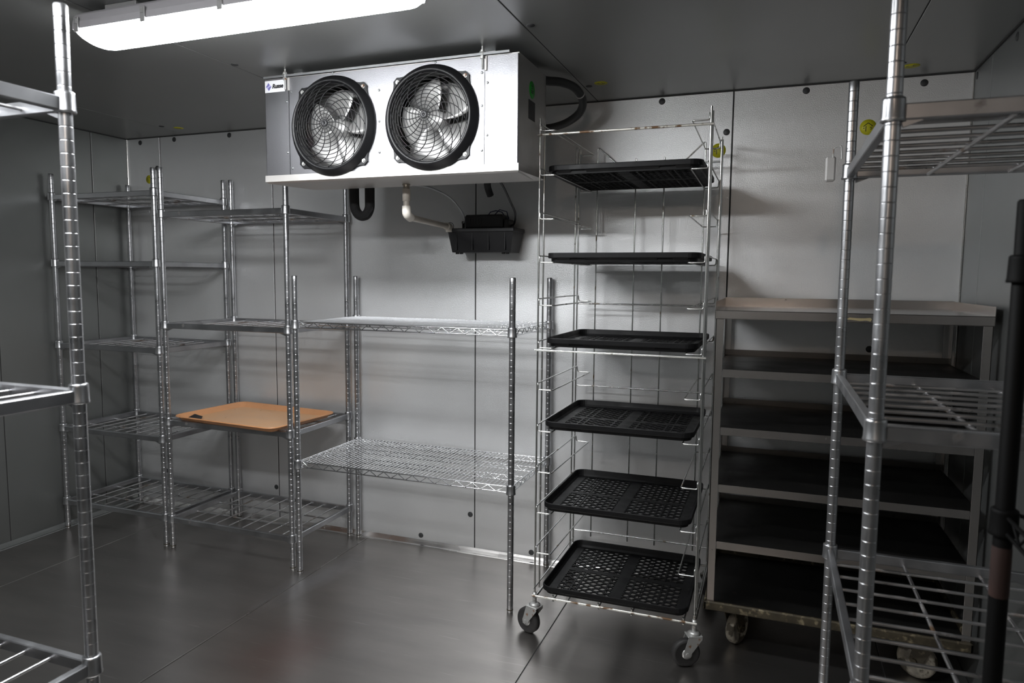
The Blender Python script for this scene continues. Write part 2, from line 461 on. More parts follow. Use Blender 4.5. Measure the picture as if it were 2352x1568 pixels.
# rounded diffuser with drooping ends
mb = MB(); rings = []
N = 14
xs = [(-LX + .002, .0), (-LX + .004, .45), (-LX + .014, .72), (-LX + .026, .93), (-LX + .045, 1.0), (LX - .045, 1.0), (LX - .026, .93), (LX - .014, .72), (LX - .004, .45), (LX - .002, .0)]
vs = []
for x, k in xs:
    for i in range(N + 1):
        a = pi * i / N
        y = -.064 * cos(a) * (0.86 + .14 * k); z = -.050 - .037 * (sin(a) ** .6) * k
        vs.append((x, y, z))
fs_ = []
for i in range(len(xs) - 1):
    for j in range(N): fs_.append((i * (N + 1) + j, i * (N + 1) + j + 1, (i + 1) * (N + 1) + j + 1, (i + 1) * (N + 1) + j))
mb.add(vs, fs_, True)
obj('diffuser', mb, 'lens', t)
for x in (-.525, -.27, 0, .27, .525):
    for sy in (-1, 1):
        mb = MB()
        mb.box((x - .009, sy * .0705 - .003, -.060), (x + .009, sy * .0705 + .003, -.018), .0015)
        mb.box((x - .005, sy * .0735 - .002, -.038), (x + .005, sy * .0735 + .002, -.024), .001)
        obj('clip', mb, 'clip', t)
t2 = copy_tree(t)
t2.location = (-1.40, .58, ZC - .022)
tag(t2, 'second long tube light, overhead beyond the top edge of the picture', 'light')
t['group'] = t2['group'] = 'tube lights in a row under the ceiling'
# globe lamp near the door
t = thing('globe_light', 'small warm globe lamp on the ceiling near the door behind the camera', 'light', (-.03, -.85, ZC))
obj('lamp_base', MB().lathe([(.055, 0), (.055, -.012), (.040, -.016), (.040, -.034), (0, -.034)], 28), 'housing', t)
obj('globe', MB().lathe([(.036, -.030), (.046, -.045), (.050, -.070), (.046, -.098), (.030, -.118), (.012, -.126), (0, -.127)], 28), 'jar', t)

# ------------------------------------------------------------------ cooling unit on the ceiling
EX0, EY0, EZ0 = -1.872, 2.27, 1.733
EW, ED, EH = 1.045, .30, .392
ev = thing('cooling_unit', 'silver two-fan cooling unit hung from the ceiling', 'cooling unit', (EX0, EY0, EZ0))
FC = [(.312, .195), (.719, .197)]; FR = .157
mb = MB()
# front skin with two round openings (local x,z at y=0)
def plate_hole(mb, x0, x1, z0, z1, cx, cz, r, y, n=48):
    outer = []; inner = []
    for k in range(n):
        a = 2 * pi * k / n; c, d = cos(a), sin(a)
        tx = ((x1 - cx) / c if c > 1e-9 else (x0 - cx) / c if c < -1e-9 else 1e9)
        tz = ((z1 - cz) / d if d > 1e-9 else (z0 - cz) / d if d < -1e-9 else 1e9)
        q = min(tx, tz)
        outer.append((cx + c * q, y, cz + d * q)); inner.append((cx + c * r, y, cz + d * r))
    # corners must be present: snap the nearest sample to each corner
    for X in (x0, x1):
        for Z in (z0, z1):
            i = min(range(n), key=lambda k: (outer[k][0] - X) ** 2 + (outer[k][2] - Z) ** 2)
            outer[i] = (X, y, Z)
    mb.add(outer + inner, [(k, (k + 1) % n, n + (k + 1) % n, n + k) for k in range(n)])
zb, zt = .022, EH - .004
mx = (FC[0][0] + FC[1][0]) / 2
g = .0015
plate_hole(mb, .113 + g, mx, zb, zt, FC[0][0], FC[0][1], FR, 0)
plate_hole(mb, mx, .922 - g, zb, zt, FC[1][0], FC[1][1], FR, 0)
for x0, x1 in ((0.004, .113 - g), (.922 + g, EW - .004)):
    mb.add([(x0, 0, zb), (x1, 0, zb), (x1, 0, zt), (x0, 0, zt)], [(0, 1, 2, 3)])
mb.add([(.1, .003, zb), (.13, .003, zb), (.13, .003, zt), (.1, .003, zt), (.91, .003, zb), (.935, .003, zb), (.935, .003, zt), (.91, .003, zt)], [(0, 1, 2, 3), (4, 5, 6, 7)])
# edges rolling into the sides
for sx, X in ((1, 0), (-1, EW)):
    vs = []
    for k in range(5):
        a = k / 4 * pi / 2
        vs += [(X + sx * .004 * (1 - sin(a)), .004 * (1 - cos(a)), z) for z in (zb, zt)]
    mb.add(vs, [(2 * k, 2 * k + 1, 2 * k + 3, 2 * k + 2) for k in range(4)], True)
obj('front_panel', mb, 'galv', ev)
mb = MB()
mb.box((0, .004, .02), (.002, ED, EH)); mb.box((EW - .002, .004, .02), (EW, ED, EH)); mb.box((0, ED - .002, .02), (EW, ED, EH)); mb.box((.002, .004, EH - .003), (EW - .002, ED, EH))
mb.box((.52, .006, .02), (.522, ED, EH - .003))
obj('cabinet', mb, 'galvside', ev)
mb = MB()     # drain pan with folded lip and a shallow sloping bottom
pz = [(0, -.002), (0, .026)]
vs = [(-.003, -.003, .026), (EW + .003, -.003, .026), (EW + .003, ED, .026), (-.003, ED, .026),
      (-.003, -.003, .002), (EW + .003, -.003, .002), (EW + .003, ED, .008), (-.003, ED, .008),
      (.004, .010, -.003), (EW - .004, .010, -.003), (EW - .03, ED - .02, .003), (.05, ED - .02, .003)]
mb.add(vs, [(0, 1, 5, 4), (1, 2, 6, 5), (2, 3, 7, 6), (3, 0, 4, 7), (4, 5, 9, 8), (5, 6, 10, 9), (6, 7, 11, 10), (7, 4, 8, 11), (8, 9, 10, 11), (0, 3, 2, 1)])
obj('drain_pan', mb, 'pan', ev)
mb = MB().box((.004, -.010, EH + .001), (EW - .03, ED - .01, EH + .004))
mb.box((.004, -.011, EH - .002), (EW - .03, -.0095, EH + .006))
for x in (.12, .92):
    mb.box((x - .02, .05, EH), (x + .02, .26, ZC - EZ0 - .0005))
obj('mounting_rail', mb, 'rail', ev)
for x in (.105, .917):
    mb = MB()
    mb.lathe([(.0035, -.048), (.0035, ZC - EZ0 - EH - .001)], 12, 'z', (x, -.0095, EH))
    for k in range(18): mb.lathe([(.0035, 0), (.0042, .0007), (.0035, .0014)], 12, 'z', (x, -.0095, EH - .046 + k * .0025))
    mb.lathe([(.0085, -.014), (.0085, -.005)], 6, 'z', (x, -.0095, EH), smooth=False)
    mb.lathe([(.011, .006), (.011, .008)], 16, 'z', (x, -.0095, EH))
    mb.lathe([(.0075, .008), (.0075, .015)], 6, 'z', (x, -.0095, EH), smooth=False)
    h = obj('hanger_bolt', mb, 'caster', ev)
    obj('bracket', MB().box((x - .003 + .008, -.006, EH - .052), (x + .010 + .004, 0, EH - .004), .001), 'pan', ev)
# screws
sm = MB().lathe([(.0042, 0), (.0040, .0018), (.0022, .003), (0, .0032)], 12, 'y').mesh('screw')
for v in sm.vertices: v.co.y = -v.co.y
sm.flip_normals()
for x, z in [(.104, .30), (.104, .11), (.124, .335), (.124, .05), (.508, .31), (.508, .20), (.508, .09), (.912, .335), (.912, .225), (.912, .075), (.932, .30), (.932, .125), (.312, .388), (.735, .386), (.735, .034), (.30, .034)]:
    obj('screw', sm, 'zinc', ev, (x, 0, z))
# fans
def fan(cx, cz, turn):
    f = bpy.data.objects.new('fan', None); C.objects.link(f); f.parent = ev; f.location = (cx, 0, cz); f.empty_display_size = .05
    Ro = .183
    mb = MB().lathe([(Ro - .004, 0), (Ro, -.004), (Ro - .001, -.009), (.172, -.016), (.166, -.030), (.160, -.034), (.154, -.030), (.150, -.006), (.150, .02), (.157, .05), (.160, .05), (.154, .01), (.157, .002)], 64, 'y', closed=True)
    for k in range(4):
        a = pi / 4 + k * pi / 2
        e = Matrix.Rotation(-a, 4, 'Y')
        mb.prism([(Ro - .035, -.075), (Ro + .008, -.018), (Ro + .017, -.010), (Ro + .017, .010), (Ro + .008, .018), (Ro - .035, .075)], 0, .007,
                 e @ Matrix(((1, 0, 0, 0), (0, 0, -1, 0), (0, 1, 0, 0), (0, 0, 0, 1))))
    obj('fan_ring', mb, 'guard', f)
    bolts = MB()
    for k in range(4):
        a = pi / 4 + k * pi / 2
        bolts.lathe([(.0075, -.006), (.0075, -.008)], 16, 'y', ((Ro + .004) * cos(a), 0, (Ro + .004) * sin(a)))
        bolts.lathe([(.0055, -.008), (.0050, -.012), (0, -.0125)], 6, 'y', ((Ro + .004) * cos(a), 0, (Ro + .004) * sin(a)), smooth=False)
        o = obj('bolt', bolts, 'caster', f); bolts = MB()
    mb = MB()
    def dome(r): return -.058 + .036 * (r / .16) ** 2.4
    for k in range(11):
        r = .021 + k * .0128
        n = 56
        mb.tube([(r * cos(2 * pi * i / n), dome(r), r * sin(2 * pi * i / n)) for i in range(n)], .0014, 5, closed=True)
    for k in range(16):
        a0 = 2 * pi * k / 16 + turn
        pts = []
        for i in range(19):
            r = .006 + (.164 - .006) * i / 18
            q = r / .164
            a = a0 - .15 * q - .95 * q ** 2.6
            pts.append((r * cos(a), dome(r) - .0014, r * sin(a)))
        pts.append((pts[-1][0] * 1.02, -.016, pts[-1][2] * 1.02))
        mb.tube(pts, .0016, 6)
    gd = obj('fan_guard', mb, 'guard', f)
    obj('guard_hub', MB().lathe([(.013, -.054), (.013, -.0595), (.010, -.062), (.004, -.0625), (.004, -.061), (0, -.061)], 24, 'y'), 'plate', f)
    # blades
    bl = MB()
    nb = 5
    for k in range(nb):
        a0 = 2 * pi * k / nb + turn * 1.7
        vs = []; nr, na = 7, 8
        for i in range(nr):
            r = .030 + .112 * i / (nr - 1)
            for j in range(na):
                u = j / (na - 1)
                a = a0 + (u - .5) * (1.12 + .10 * sin(pi * i / (nr - 1))) + .25 * (r - .03) / .112
                vs.append((r * cos(a), .058 + (u - .5) * (.055 - .018 * i / (nr - 1)) - .006 * sin(pi * u), r * sin(a)))
        fsb = [(i * na + j, i * na + j + 1, (i + 1) * na + j + 1, (i + 1) * na + j) for i in range(nr - 1) for j in range(na - 1)]
        bl.add(vs, fsb, True)
    b = obj('fan_blade', bl, 'blade', f)
    b.modifiers.new('thickness', 'SOLIDIFY').thickness = .0015
    obj('fan_motor', MB().lathe([(0, .028), (.026, .030), (.034, .036), (.036, .06), (.036, .13), (0, .131)], 32, 'y'), 'blade', f)
    obj('coil_face', MB().box((-.165, .145, -.165), (.165, .15, .165)), 'blade', f)
fan(*FC[0], .1); fan(*FC[1], .32)
# brand plate at the top left, half covered by the hanger
lb = obj('brand_plate', MB().box((.003, -.0012, EH - .052), (.096, -.0003, EH - .008), .0003), 'white', ev)
tm = text_mesh('Russe', .0215, .0002, shear=.22, bold=.0011)
tx = obj('lettering', tm, 'ink', lb, (.0625, -.0014, EH - .0305)); tx.rotation_euler = (pi / 2, 0, 0)
mb = MB()
c0 = Vector((.021, -.0015, EH - .0305))
for pts in ([(-.0135, -.001), (-.001, .0155), (.0045, .006), (-.004, -.0005)], [(.0135, .001), (.001, -.0155), (-.0045, -.006), (.004, .0005)]):
    mb.add([c0 + Vector((x, 0, z)) for x, z in pts], [(0, 1, 2, 3)])
obj('emblem', mb, 'blue', lb)
mb = MB()
for pts in ([(-.001, .0155), (.006, .008), (.0135, .001), (.004, .0005), (-.004, -.0005)], [(.001, -.0155), (-.006, -.008), (-.0135, -.001), (-.004, -.0005), (.004, .0005)]):
    mb.add([c0 + Vector((x, .0001, z)) for x, z in pts], [(0, 1, 2, 3, 4)])
obj('emblem_light', mb, 'lilac', lb)
o = obj('foil_disc', MB().lathe([(.023, 0), (.0225, -.0008), (0, -.001)], 32, 'y', (.993, 0, .172), smooth=False), 'foil', ev); 
st = obj('round_label', MB().lathe([(.030, 0), (.030, .0008), (0, .0009)], 28, 'x', (EW, .138, .300)), 'green', ev)
mb = MB()
for z, w in ((.012, .006), (.004, .004), (-.005, .014), (-.011, .012)):
    mb.box((EW + .0009, .138 - w, .300 + z), (EW + .0011, .138 + w, .300 + z + .0035))
obj('label_print', mb, 'ink', st)
dp = obj('data_plate', MB().box((EW, .104, .196), (EW + .001, .172, .262)), 'plate', ev)
mb = MB()
for k in range(9): mb.box((EW + .001, .110, .202 + k * .0063), (EW + .0012, .166 - .012 * (k % 3), .2032 + k * .0063))
obj('plate_print', mb, 'conduit', dp)

# ------------------------------------------------------------------ drain, pump, lines behind the cooling unit
t = thing('drain_pipe', 'white plastic drain pipe with elbows under the cooling unit', 'pipe', (-1.365, 2.47, 1.735))
obj('adapter', MB().lathe([(.0155, .0), (.0155, -.006), (.0125, -.007), (.0125, -.022)], 20), 'brass', t)
obj('coupling', MB().lathe([(.0135, -.020), (.0155, -.022), (.0155, -.066), (.0135, -.068)], 24), 'pvc2', t)
pe = (-.052, .505)
mb = MB().tube([(0, 0, -.066), (0, 0, -.100)], .0125, 16)
obj('pipe', mb, 'pvc2', t)
dirv = Vector((pe[0], pe[1], -.004)).normalized()
el = [(0, 0, -.086), (0, 0, -.118), Vector((0, 0, -.128)) + dirv * .040]
obj('elbow', MB().tube(rounded(el, .028, 6), .0175, 18), 'pvc', t)
p1 = Vector((0, 0, -.128)) + dirv * .03; p2 = Vector((0, 0, -.128)) + dirv * .49
obj('pipe', MB().tube([p1, p2], .0125, 16), 'pvc2', t)
e2 = p2 + dirv * .012
obj('elbow', MB().tube(rounded([p2 - dirv * .03, e2, e2 + Vector((0, 0, -.024))], .02, 6), .0170, 18), 'pvc', t)
tie = e2 + Vector((0, 0, .002))
obj('cable_tie', MB().tube([tie + Vector((.0185 * cos(a), .006, .0185 * sin(a))) for a in [2 * pi * i / 20 for i in range(20)]], .0014, 5, closed=True), 'black', t)

pu = thing('condensate_pump', 'black condensate pump on the back wall under the cooling unit', 'pump', (-1.262, 3.032, 1.486))
mb = MB()
vs = [(-.145, -.052, 0), (.145, -.052, 0), (.145, .060, 0), (-.145, .060, 0), (-.163, -.066, .105), (.163, -.066, .105), (.163, .075, .105), (-.163, .075, .105)]
mb.add(vs, [(3, 2, 1, 0), (4, 5, 6, 7), (0, 1, 5, 4), (1, 2, 6, 5), (2, 3, 7, 6), (3, 0, 4, 7)])
mb.box((-.167, -.070, .092), (.167, .078, .110), .003)
for x in (-.12, -.04, .04, .12): mb.box((x - .004, -.064, .01), (x + .004, -.050, .092), .002)
obj('reservoir', mb, 'black', pu)
for x in (-.125, -.105, .105, .125): obj('foot', MB().lathe([(.008, 0), (.009, -.008), (0, -.009)], 12, 'z', (x, -.038, .001)), 'black', pu)
mb = MB().box((-.088, -.045, .108), (.100, .055, .172), .008)
for k in range(5): mb.box((-.062 + k * .014, -.0475, .128), (-.056 + k * .014, -.044, .156), .001)
mb.box((.10, -.03, .108), (.125, .05, .150), .005)
obj('motor_cover', mb, 'black', pu)
obj('wire_loop', MB().tube([(.02, -.02, .168), (.035, -.025, .184), (.06, -.02, .190), (.085, -.01, .184), (.10, 0, .160), (.115, 0, .145)], .0022, 6), 'wire', pu)
obj('wire_loop', MB().tube([(.04, .0, .168), (.07, .0, .196), (.105, .0, .186), (.118, 0, .145)], .0022, 6), 'wire', pu)
obj('outlet', MB().lathe([(.006, .10), (.006, .135), (.008, .136), (.008, .146), (0, .147)], 12, 'z', (-.112, .0, 0)), 'black', pu)
def spline(pts, n=8):
    P = [Vector(p) for p in pts]; out = []
    P = [P[0] * 2 - P[1]] + P + [P[-1] * 2 - P[-2]]
    for i in range(1, len(P) - 2):
        for k in range(n):
            t_ = k / n; a, b, c, d = P[i - 1:i + 3]
            out.append(.5 * ((2 * b) + (c - a) * t_ + (2 * a - 5 * b + 4 * c - d) * t_ ** 2 + (3 * b - a - 3 * c + d) * t_ ** 3))
    out.append(P[-2]); return out
def cord(name, pts, r, m, label, cat, seg=8):
    o0 = Vector(pts[0])
    o = obj(name, MB().tube([p - o0 for p in spline(pts)], r, seg), m, None, o0)
    return tag(o, label, cat)
cord('clear_tube', [(-1.37, 2.53, 1.738), (-1.34, 2.62, 1.738), (-1.31, 2.75, 1.71), (-1.32, 2.90, 1.66), (-1.355, 3.0, 1.63), (-1.374, 3.03, 1.625)], .0042, 'tube', 'thin clear tube curving from the cooling unit down to the pump', 'tube')
cord('power_cord', [(-1.03, 2.575, 1.80), (-1.045, 2.62, 1.77), (-1.055, 2.72, 1.745), (-1.07, 2.84, 1.70), (-1.085, 2.95, 1.655), (-1.115, 3.02, 1.618), (-1.14, 3.03, 1.605)], .0048, 'black', 'thick black cord hanging from the cooling unit to the pump', 'cord')
cord('wrapped_cable_end', [(-1.06, 2.575, 1.76), (-1.075, 2.60, 1.745), (-1.085, 2.63, 1.728), (-1.082, 2.65, 1.70)], .014, 'foam', 'short black taped cable bundle under the back of the cooling unit', 'cable', 10)
t = thing('insulated_pipe', 'black foam-wrapped U bend pipe hanging under the cooling unit', 'pipe', (-1.672, 2.575, 1.80))
mb = MB().tube(spline([(0, 0, 0), (0, 0, -.10), (.004, 0, -.145), (.025, 0, -.172), (.055, 0, -.172), (.073, 0, -.145), (.075, 0, -.10), (.075, 0, 0)], 8), .0205, 16)
obj('insulation', mb, 'foam', t)
obj('loose_flap', MB().add([(.045, -.02, -.19), (.075, -.018, -.183), (.098, -.012, -.150), (.096, -.010, -.138), (.082, -.016, -.150), (.05, -.022, -.176)], [(0, 1, 2, 3, 4, 5)]), 'foam', t).modifiers.new('thickness', 'SOLIDIFY').thickness = .004
t = thing('flexible_conduit', 'dark grey conduit looping out of the cooling unit end', 'conduit', (-.822, 2.60, 2.105))
pts = spline([(-.040, -.026, .010), (-.012, .006, .011), (.033, 0.060, 0.015), (0.063, 0.140, 0.010), (0.071, 0.220, -0.019), (0.044, 0.280, -0.049), (-0.014, 0.320, -0.074), (-0.081, 0.350, -0.085), (-0.146, 0.370, -0.086), (-0.234, 0.390, -0.084)], 8)
obj('conduit', MB().tube(pts, .0165, 14), 'conduit', t)
mb = MB()
c = pts[28]; d = (pts[29] - pts[27]).normalized(); n1 = d.orthogonal().normalized(); n2 = d.cross(n1)
for q in range(2):
    mb.tube([c + d * .003 * q + (n1 * cos(a) + n2 * sin(a)) * .0172 for a in [2 * pi * i / 20 for i in range(20)]], .0012, 5, closed=True)
obj('tie', mb, 'plastic', t)

# ------------------------------------------------------------------ grooved posts and shelving
POSTS = {}
def post_mesh(h, groove=True):
    k = round(h, 3)
    if k in POSTS: return POSTS[k]
    prof = [(.010, 0.0), (.0115, .0), (.0127, .004)]
    r = .0127; z = .03
    while z < h - .012:
        if groove: prof += [(r, z - .0014), (r, z - .0008), (r - .0006, z - .0005), (r - .0006, z + .0005), (r, z + .0008), (r, z + .0014)]
        z += .0254
    prof += [(r, h - .003), (r - .002, h), (0, h + .0005)]
    mb = MB().lathe(prof, 20)
    POSTS[k] = mb.mesh('post'); return POSTS[k]
def foot_mb(): return MB().lathe([(.011, -.0), (.0125, .003), (.0125, .010), (.0135, .011), (.0135, .014), (.0127, .015)], 20)
COLLARS = {}
COLLAR_MB = MB().lathe([(.0135, 0), (.0195, 0), (.0200, .003), (.0190, .006), (.0182, .034), (.0178, .038), (.0150, .040), (.0130, .040)], 24)
def collar(m):
    if m not in COLLARS: COLLARS[m] = COLLAR_MB.mesh('collar')
    return COLLARS[m]
def bar_shelf(parent, W_, D, z, rods_along='y', spacing=.0765, cross=(1 / 3, 2 / 3), name='shelf', edge=.083):
    """flat-bar frame with welded rods; z is the bottom of its collars"""
    th, h0, h1 = .0085, .002, .028
    mb = MB()
    a = .016
    mb.box((a, -th, h0), (W_ - a, th, h1), .002); mb.box((a, D - th, h0), (W_ - a, D + th, h1), .002)
    mb.box((-th, a, h0), (th, D - a, h1), .002); mb.box((W_ - th, a, h0), (W_ + th, D - a, h1), .002)
    for x in (0, W_):
        for y in (0, D):
            sx, sy = (1 if x == 0 else -1), (1 if y == 0 else -1)
            mb.add([(x + sx * .012, y + sy * .004, .004), (x + sx * .045, y + sy * .004, .004), (x + sx * .045, y + sy * .004, .001), (x + sx * .015, y + sy * .004, -.010),
                    (x + sx * .012, y - sy * .004, .004), (x + sx * .045, y - sy * .004, .004), (x + sx * .045, y - sy * .004, .001), (x + sx * .015, y - sy * .004, -.010)],
                   [(0, 1, 2, 3), (7, 6, 5, 4), (0, 4, 5, 1), (1, 5, 6, 2), (2, 6, 7, 3), (3, 7, 4, 0)])
    s = obj(name, mb, 'shelf', parent, (0, 0, z))
    rb = MB()
    if rods_along == 'y':
        n = max(1, round((W_ - 2 * edge) / spacing))
        for k in range(n + 1):
            x = edge + (W_ - 2 * edge) * k / n; rb.tube([(x, th * .5, .014), (x, D - th * .5, .014)], .0036, 8, caps=False)
        for q in cross: rb.tube([(th * .5, D * q, .0070), (W_ - th * .5, D * q, .0070)], .0042, 8, caps=False)
    else:
        n = max(2, round(D / spacing))
        for k in range(1, n):
            y = D * k / n; rb.tube([(th * .5, y, .013), (W_ - th * .5, y, .013)], .0042, 8, caps=False)
        for q in cross: rb.tube([(W_ * q, th * .5, .0055), (W_ * q, D - th * .5, .0055)], .0046, 8, caps=False)
    obj('grid', rb, 'rod', s)
    for x in (0, W_):
        for y in (0, D): obj('collar', collar('zinc'), 'zinc', s, (x, y, 0))
    return s
def posts(parent, W_, D, h, m='zinc'):
    me = post_mesh(h, m == 'zinc')
    for x in (0, W_):
        for y in (0, D):
            p = obj('post', me, m, parent, (x, y, 0))
            obj('foot', foot_mb(), 'dirty', p)
# left corner unit
UA = thing('shelving_unit', 'tall grey metal shelf unit in the far left corner, five bar shelves', 'shelving', (-3.527, 2.617, 0), 0, 'metal bar shelving')
posts(UA, .696, .462, 1.885)
for z in (1.750, 1.408, .980, .535, .134): bar_shelf(UA, .696, .462, z)
# unit next to it, holding the orange tray
UB = thing('shelving_unit', 'tall metal bar shelf unit holding the orange tray, second from the left corner', 'shelving', (-2.785, 2.614, 0), 0, 'metal bar shelving')
posts(UB, .730, .470, 1.885)
for z in (1.645, 1.108, .628, .132): bar_shelf(UB, .730, .470, z)
# right foreground
UF = thing('shelving_unit', 'large metal bar shelf unit in the right foreground', 'shelving', (.176, 1.338, 0), 0, 'metal bar shelving')
posts(UF, .478, .712, 1.885)
for z in (1.636, 1.097, .614): bar_shelf(UF, .478, .712, z, 'x', .0765, (.375, .735))
# left foreground (only its right end is in view)
UG = thing('shelving_unit', 'metal bar shelf unit cut off by the left edge of the picture', 'shelving', (-2.195, .545, 0), 0, 'metal bar shelving')
posts(UG, .900, .452, 1.885)
for z in (1.682, 1.115, .546): bar_shelf(UG, .900, .452, z, edge=.112)

# chrome wire shelving
def wire_shelf(parent, W_, D, z, m='chrome', n_long=2):
    r = .003
    mb = MB()
    zt, zb_ = .030, .006
    for zz in (zt, zb_):
        mb.tube([(.02, 0, zz), (W_ - .02, 0, zz)], r, 8); mb.tube([(.02, D, zz), (W_ - .02, D, zz)], r, 8)
        mb.tube([(0, .02, zz), (0, D - .02, zz)], r, 8); mb.tube([(W_, .02, zz), (W_, D - .02, zz)], r, 8)
    def truss(p, q, n):
        p = Vector(p); q = Vector(q); pts = []
        for k in range(n + 1):
            c = p.lerp(q, k / n); c.z = zt if k % 2 == 0 else zb_; pts.append(c)
        mb.tube(pts, .0023, 6)
    n = 2 * round(W_ / .075)
    truss((.03, -.002, 0), (W_ - .03, -.002, 0), n); truss((.03, D - .002, 0), (W_ - .03, D - .002, 0), n)
    n2 = 2 * round(D / .075)
    truss((.002, .03, 0), (.002, D - .03, 0), n2); truss((W_ - .002, .03, 0), (W_ - .002, D - .03, 0), n2)
    for k in range(n_long):
        y = D * (k + 1) / (n_long + 1)
        for zz in (zt - .003, zb_): mb.tube([(.002, y, zz), (W_ - .002, y, zz)], .0024, 6)
        truss((.03, y + .002, 0), (W_ - .03, y + .002, 0), n)
    s = obj('shelf', mb, m, parent, (0, 0, z))
    g = MB(); k = round(W_ / .0195)
    for i in range(1, k):
        x = W_ * i / k; g.tube([(x, -.002, zt + .002), (x, D + .002, zt + .002)], .0016, 6)
    obj('wire_deck', g, m, s)
    for x in (0, W_):
        for y in (0, D): obj('collar', collar('zinc' if m == 'chrome' else m), 'zinc' if m == 'chrome' else m, s, (x, y, 0))
UC = thing('wire_shelving', 'low shiny chrome wire shelf unit with two shelves below the cooling unit', 'shelving', (-2.0, 2.594, 0))
posts(UC, 1.038, .490, 1.372)
wire_shelf(UC, 1.038, .490, 1.135); wire_shelf(UC, 1.038, .490, .497)
# black coated unit at the right edge
UK = thing('wire_shelving', 'black wire shelf unit cut off by the right edge of the picture', 'shelving', (.335, .60, 0))
posts(UK, .30, .60, 1.49, 'epoxy')
POSTS.pop(1.49)
for z in (1.372, 1.0): wire_shelf(UK, .30, .60, z, 'epoxy', 1)
bp_ = [o for o in UK.children if o.name.startswith('post')][1]
obj('rust_patch', MB().lathe([(.0127, .905), (.0132, .908), (.0132, .978), (.0127, .982)], 20), 'redrust', bp_)['label'] = 'red-brown rusty stretch of black post'

# small pale plastic tag hooked on the right unit's back post
t = thing('tag_holder', 'pale plastic tag hooked on the back post of the right shelf unit', 'tag', (.1640, 2.05, 1.636))
obj('clip', MB().box((-.047, -.012, -.004), (-.0225, .012, .060), .004), 'plastic', t)
obj('hook', MB().tube(rounded([(-.030, -.012, .056), (-.030, -.014, .080), (-.012, -.018, .086), (-.010, -.020, .050)], .006), .0016, 6), 'caster', t)

# ------------------------------------------------------------------ orange tray
t = thing('serving_tray', 'orange plastic tray on the third shelf of the second unit', 'tray', (-2.405, 2.795, .656), R(-5))
def tray_shell(Wt, Dt, h, slope, rad, th):
    def loop(w, d, r, z, n=6):
        out = []
        for cx, cy, a0 in ((w / 2 - r, d / 2 - r, 0), (-w / 2 + r, d / 2 - r, pi / 2), (-w / 2 + r, -d / 2 + r, pi), (w / 2 - r, -d / 2 + r, 1.5 * pi)):
            for k in range(n + 1):
                a = a0 + pi / 2 * k / n; out.append((cx + r * cos(a), cy + r * sin(a), z))
        return out
    return loop
lp = tray_shell(.65, .45, .026, .02, .04, .003)
prof = [(.59, .39, .02, 0), (.60, .40, .025, .002), (.642, .442, .045, .022), (.652, .452, .05, .024), (.656, .456, .052, .021), (.658, .458, .053, .0225), (.655, .455, .052, .0262), (.648, .448, .048, .0268), (.640, .440, .045, .0255), (.598, .398, .024, .005), (.586, .386, .02, .003)]
mb = MB(); vs = []
for w, d, r, z in prof: vs += lp(w, d, r, z)
n = 28
fs_ = [(i * n + k, i * n + (k + 1) % n, (i + 1) * n + (k + 1) % n, (i + 1) * n + k) for i in range(len(prof) - 1) for k in range(n)]
mb.add(vs, fs_, True)
mb.add(vs[:n], [tuple(reversed(range(n)))])
obj('rim', mb, 'orange', t)
mb = MB().add(lp(.588, .388, .021, .0032), [tuple(range(n))])
obj('base', mb, 'orange_in', t)
c = MB().add([(-.277, -.176, .0075), (-.178, -.184, .0065), (-.232, -.122, .010), (-.292, -.118, .016)], [(0, 1, 2, 3)])
o = obj('corner_patch', c, 'black', t); o['label'] = 'black patch stuck in the corner'
o.modifiers.new('thickness', 'SOLIDIFY').thickness = .002

# ------------------------------------------------------------------ wheeled wire tray rack
RW, RD = .598, .55
RK = thing('tray_rack', 'tall wheeled wire rack full of black trays', 'rack', (-.812, 2.462, 0))
ZB = .158
for x, s in ((0, 1), (RW, -1)):
    rr = .0034 if x == 0 else .0042
    for y, zt, z0 in ((0, 1.945, .135), (.055, 1.942, .165), (RD - .05, 1.938, .165), (RD, 1.936, .135)):
        obj('upright', MB().tube([(x, y, z0), (x, y, zt)], rr, 10), 'rackwire', RK)
zl = [1.900 - .1572 * k for k in range(11)]
for x, s in ((0, 1), (RW, -1)):
    i = .0045 * s
    for z in zl:
        p = [(x + i, -.004, z + .024), (x + i, -.004, z), (x + i + .056 * s, -.004, z), (x + i + .062 * s, RD - .01, z), (x + i + .006 * s, RD - .01, z + .001), (x + i + .004 * s, RD - .012, z + .026)]
        obj('tray_support', MB().tube(rounded(p, .007, 3, True), .0026, 8, closed=True), 'rackwire', RK)
def front_bar(z, m):
    obj('front_bar', MB().tube([(-.008, -.0085, z), (RW + .010, -.0085, z)], .0042, 10), m, RK)
front_bar(1.886, 'rustbar'); front_bar(1.105, 'rackwire'); front_bar(ZB, 'rustbar')
for z in (1.850, 1.260, .893, .225):
    p = [(-.004, RD + .007, z), (.02, RD + .007, z), (.055, RD + .012, z), (RW - .055, RD + .012, z), (RW - .02, RD + .007, z), (RW + .004, RD + .007, z)]
    obj('back_bar', MB().tube(p, .0036, 8), 'rackwire', RK)
for x in (.245, .365): obj('back_wire', MB().tube([(x, RD + .017, .2), (x, RD + .017, 1.882)], .0032, 8), 'rackwire', RK)
for x, s in ((.078, 1), (.530, -1)):
    obj('back_wire', MB().tube(rounded([(x, RD + .017, .2), (x, RD + .017, 1.938), (x + .10 * s, RD + .017, 1.846)], .014), .0032, 8), 'rackwire', RK)
for x in (0, RW):
    obj('side_bar', MB().tube([(x, -.012, ZB - .012), (x, RD + .012, ZB - .012)], .005, 10), 'rackwire', RK)
    obj('side_bar', MB().tube([(x, -.012, ZB + .03), (x, RD + .012, ZB + .03)], .003, 8), 'rackwire', RK)
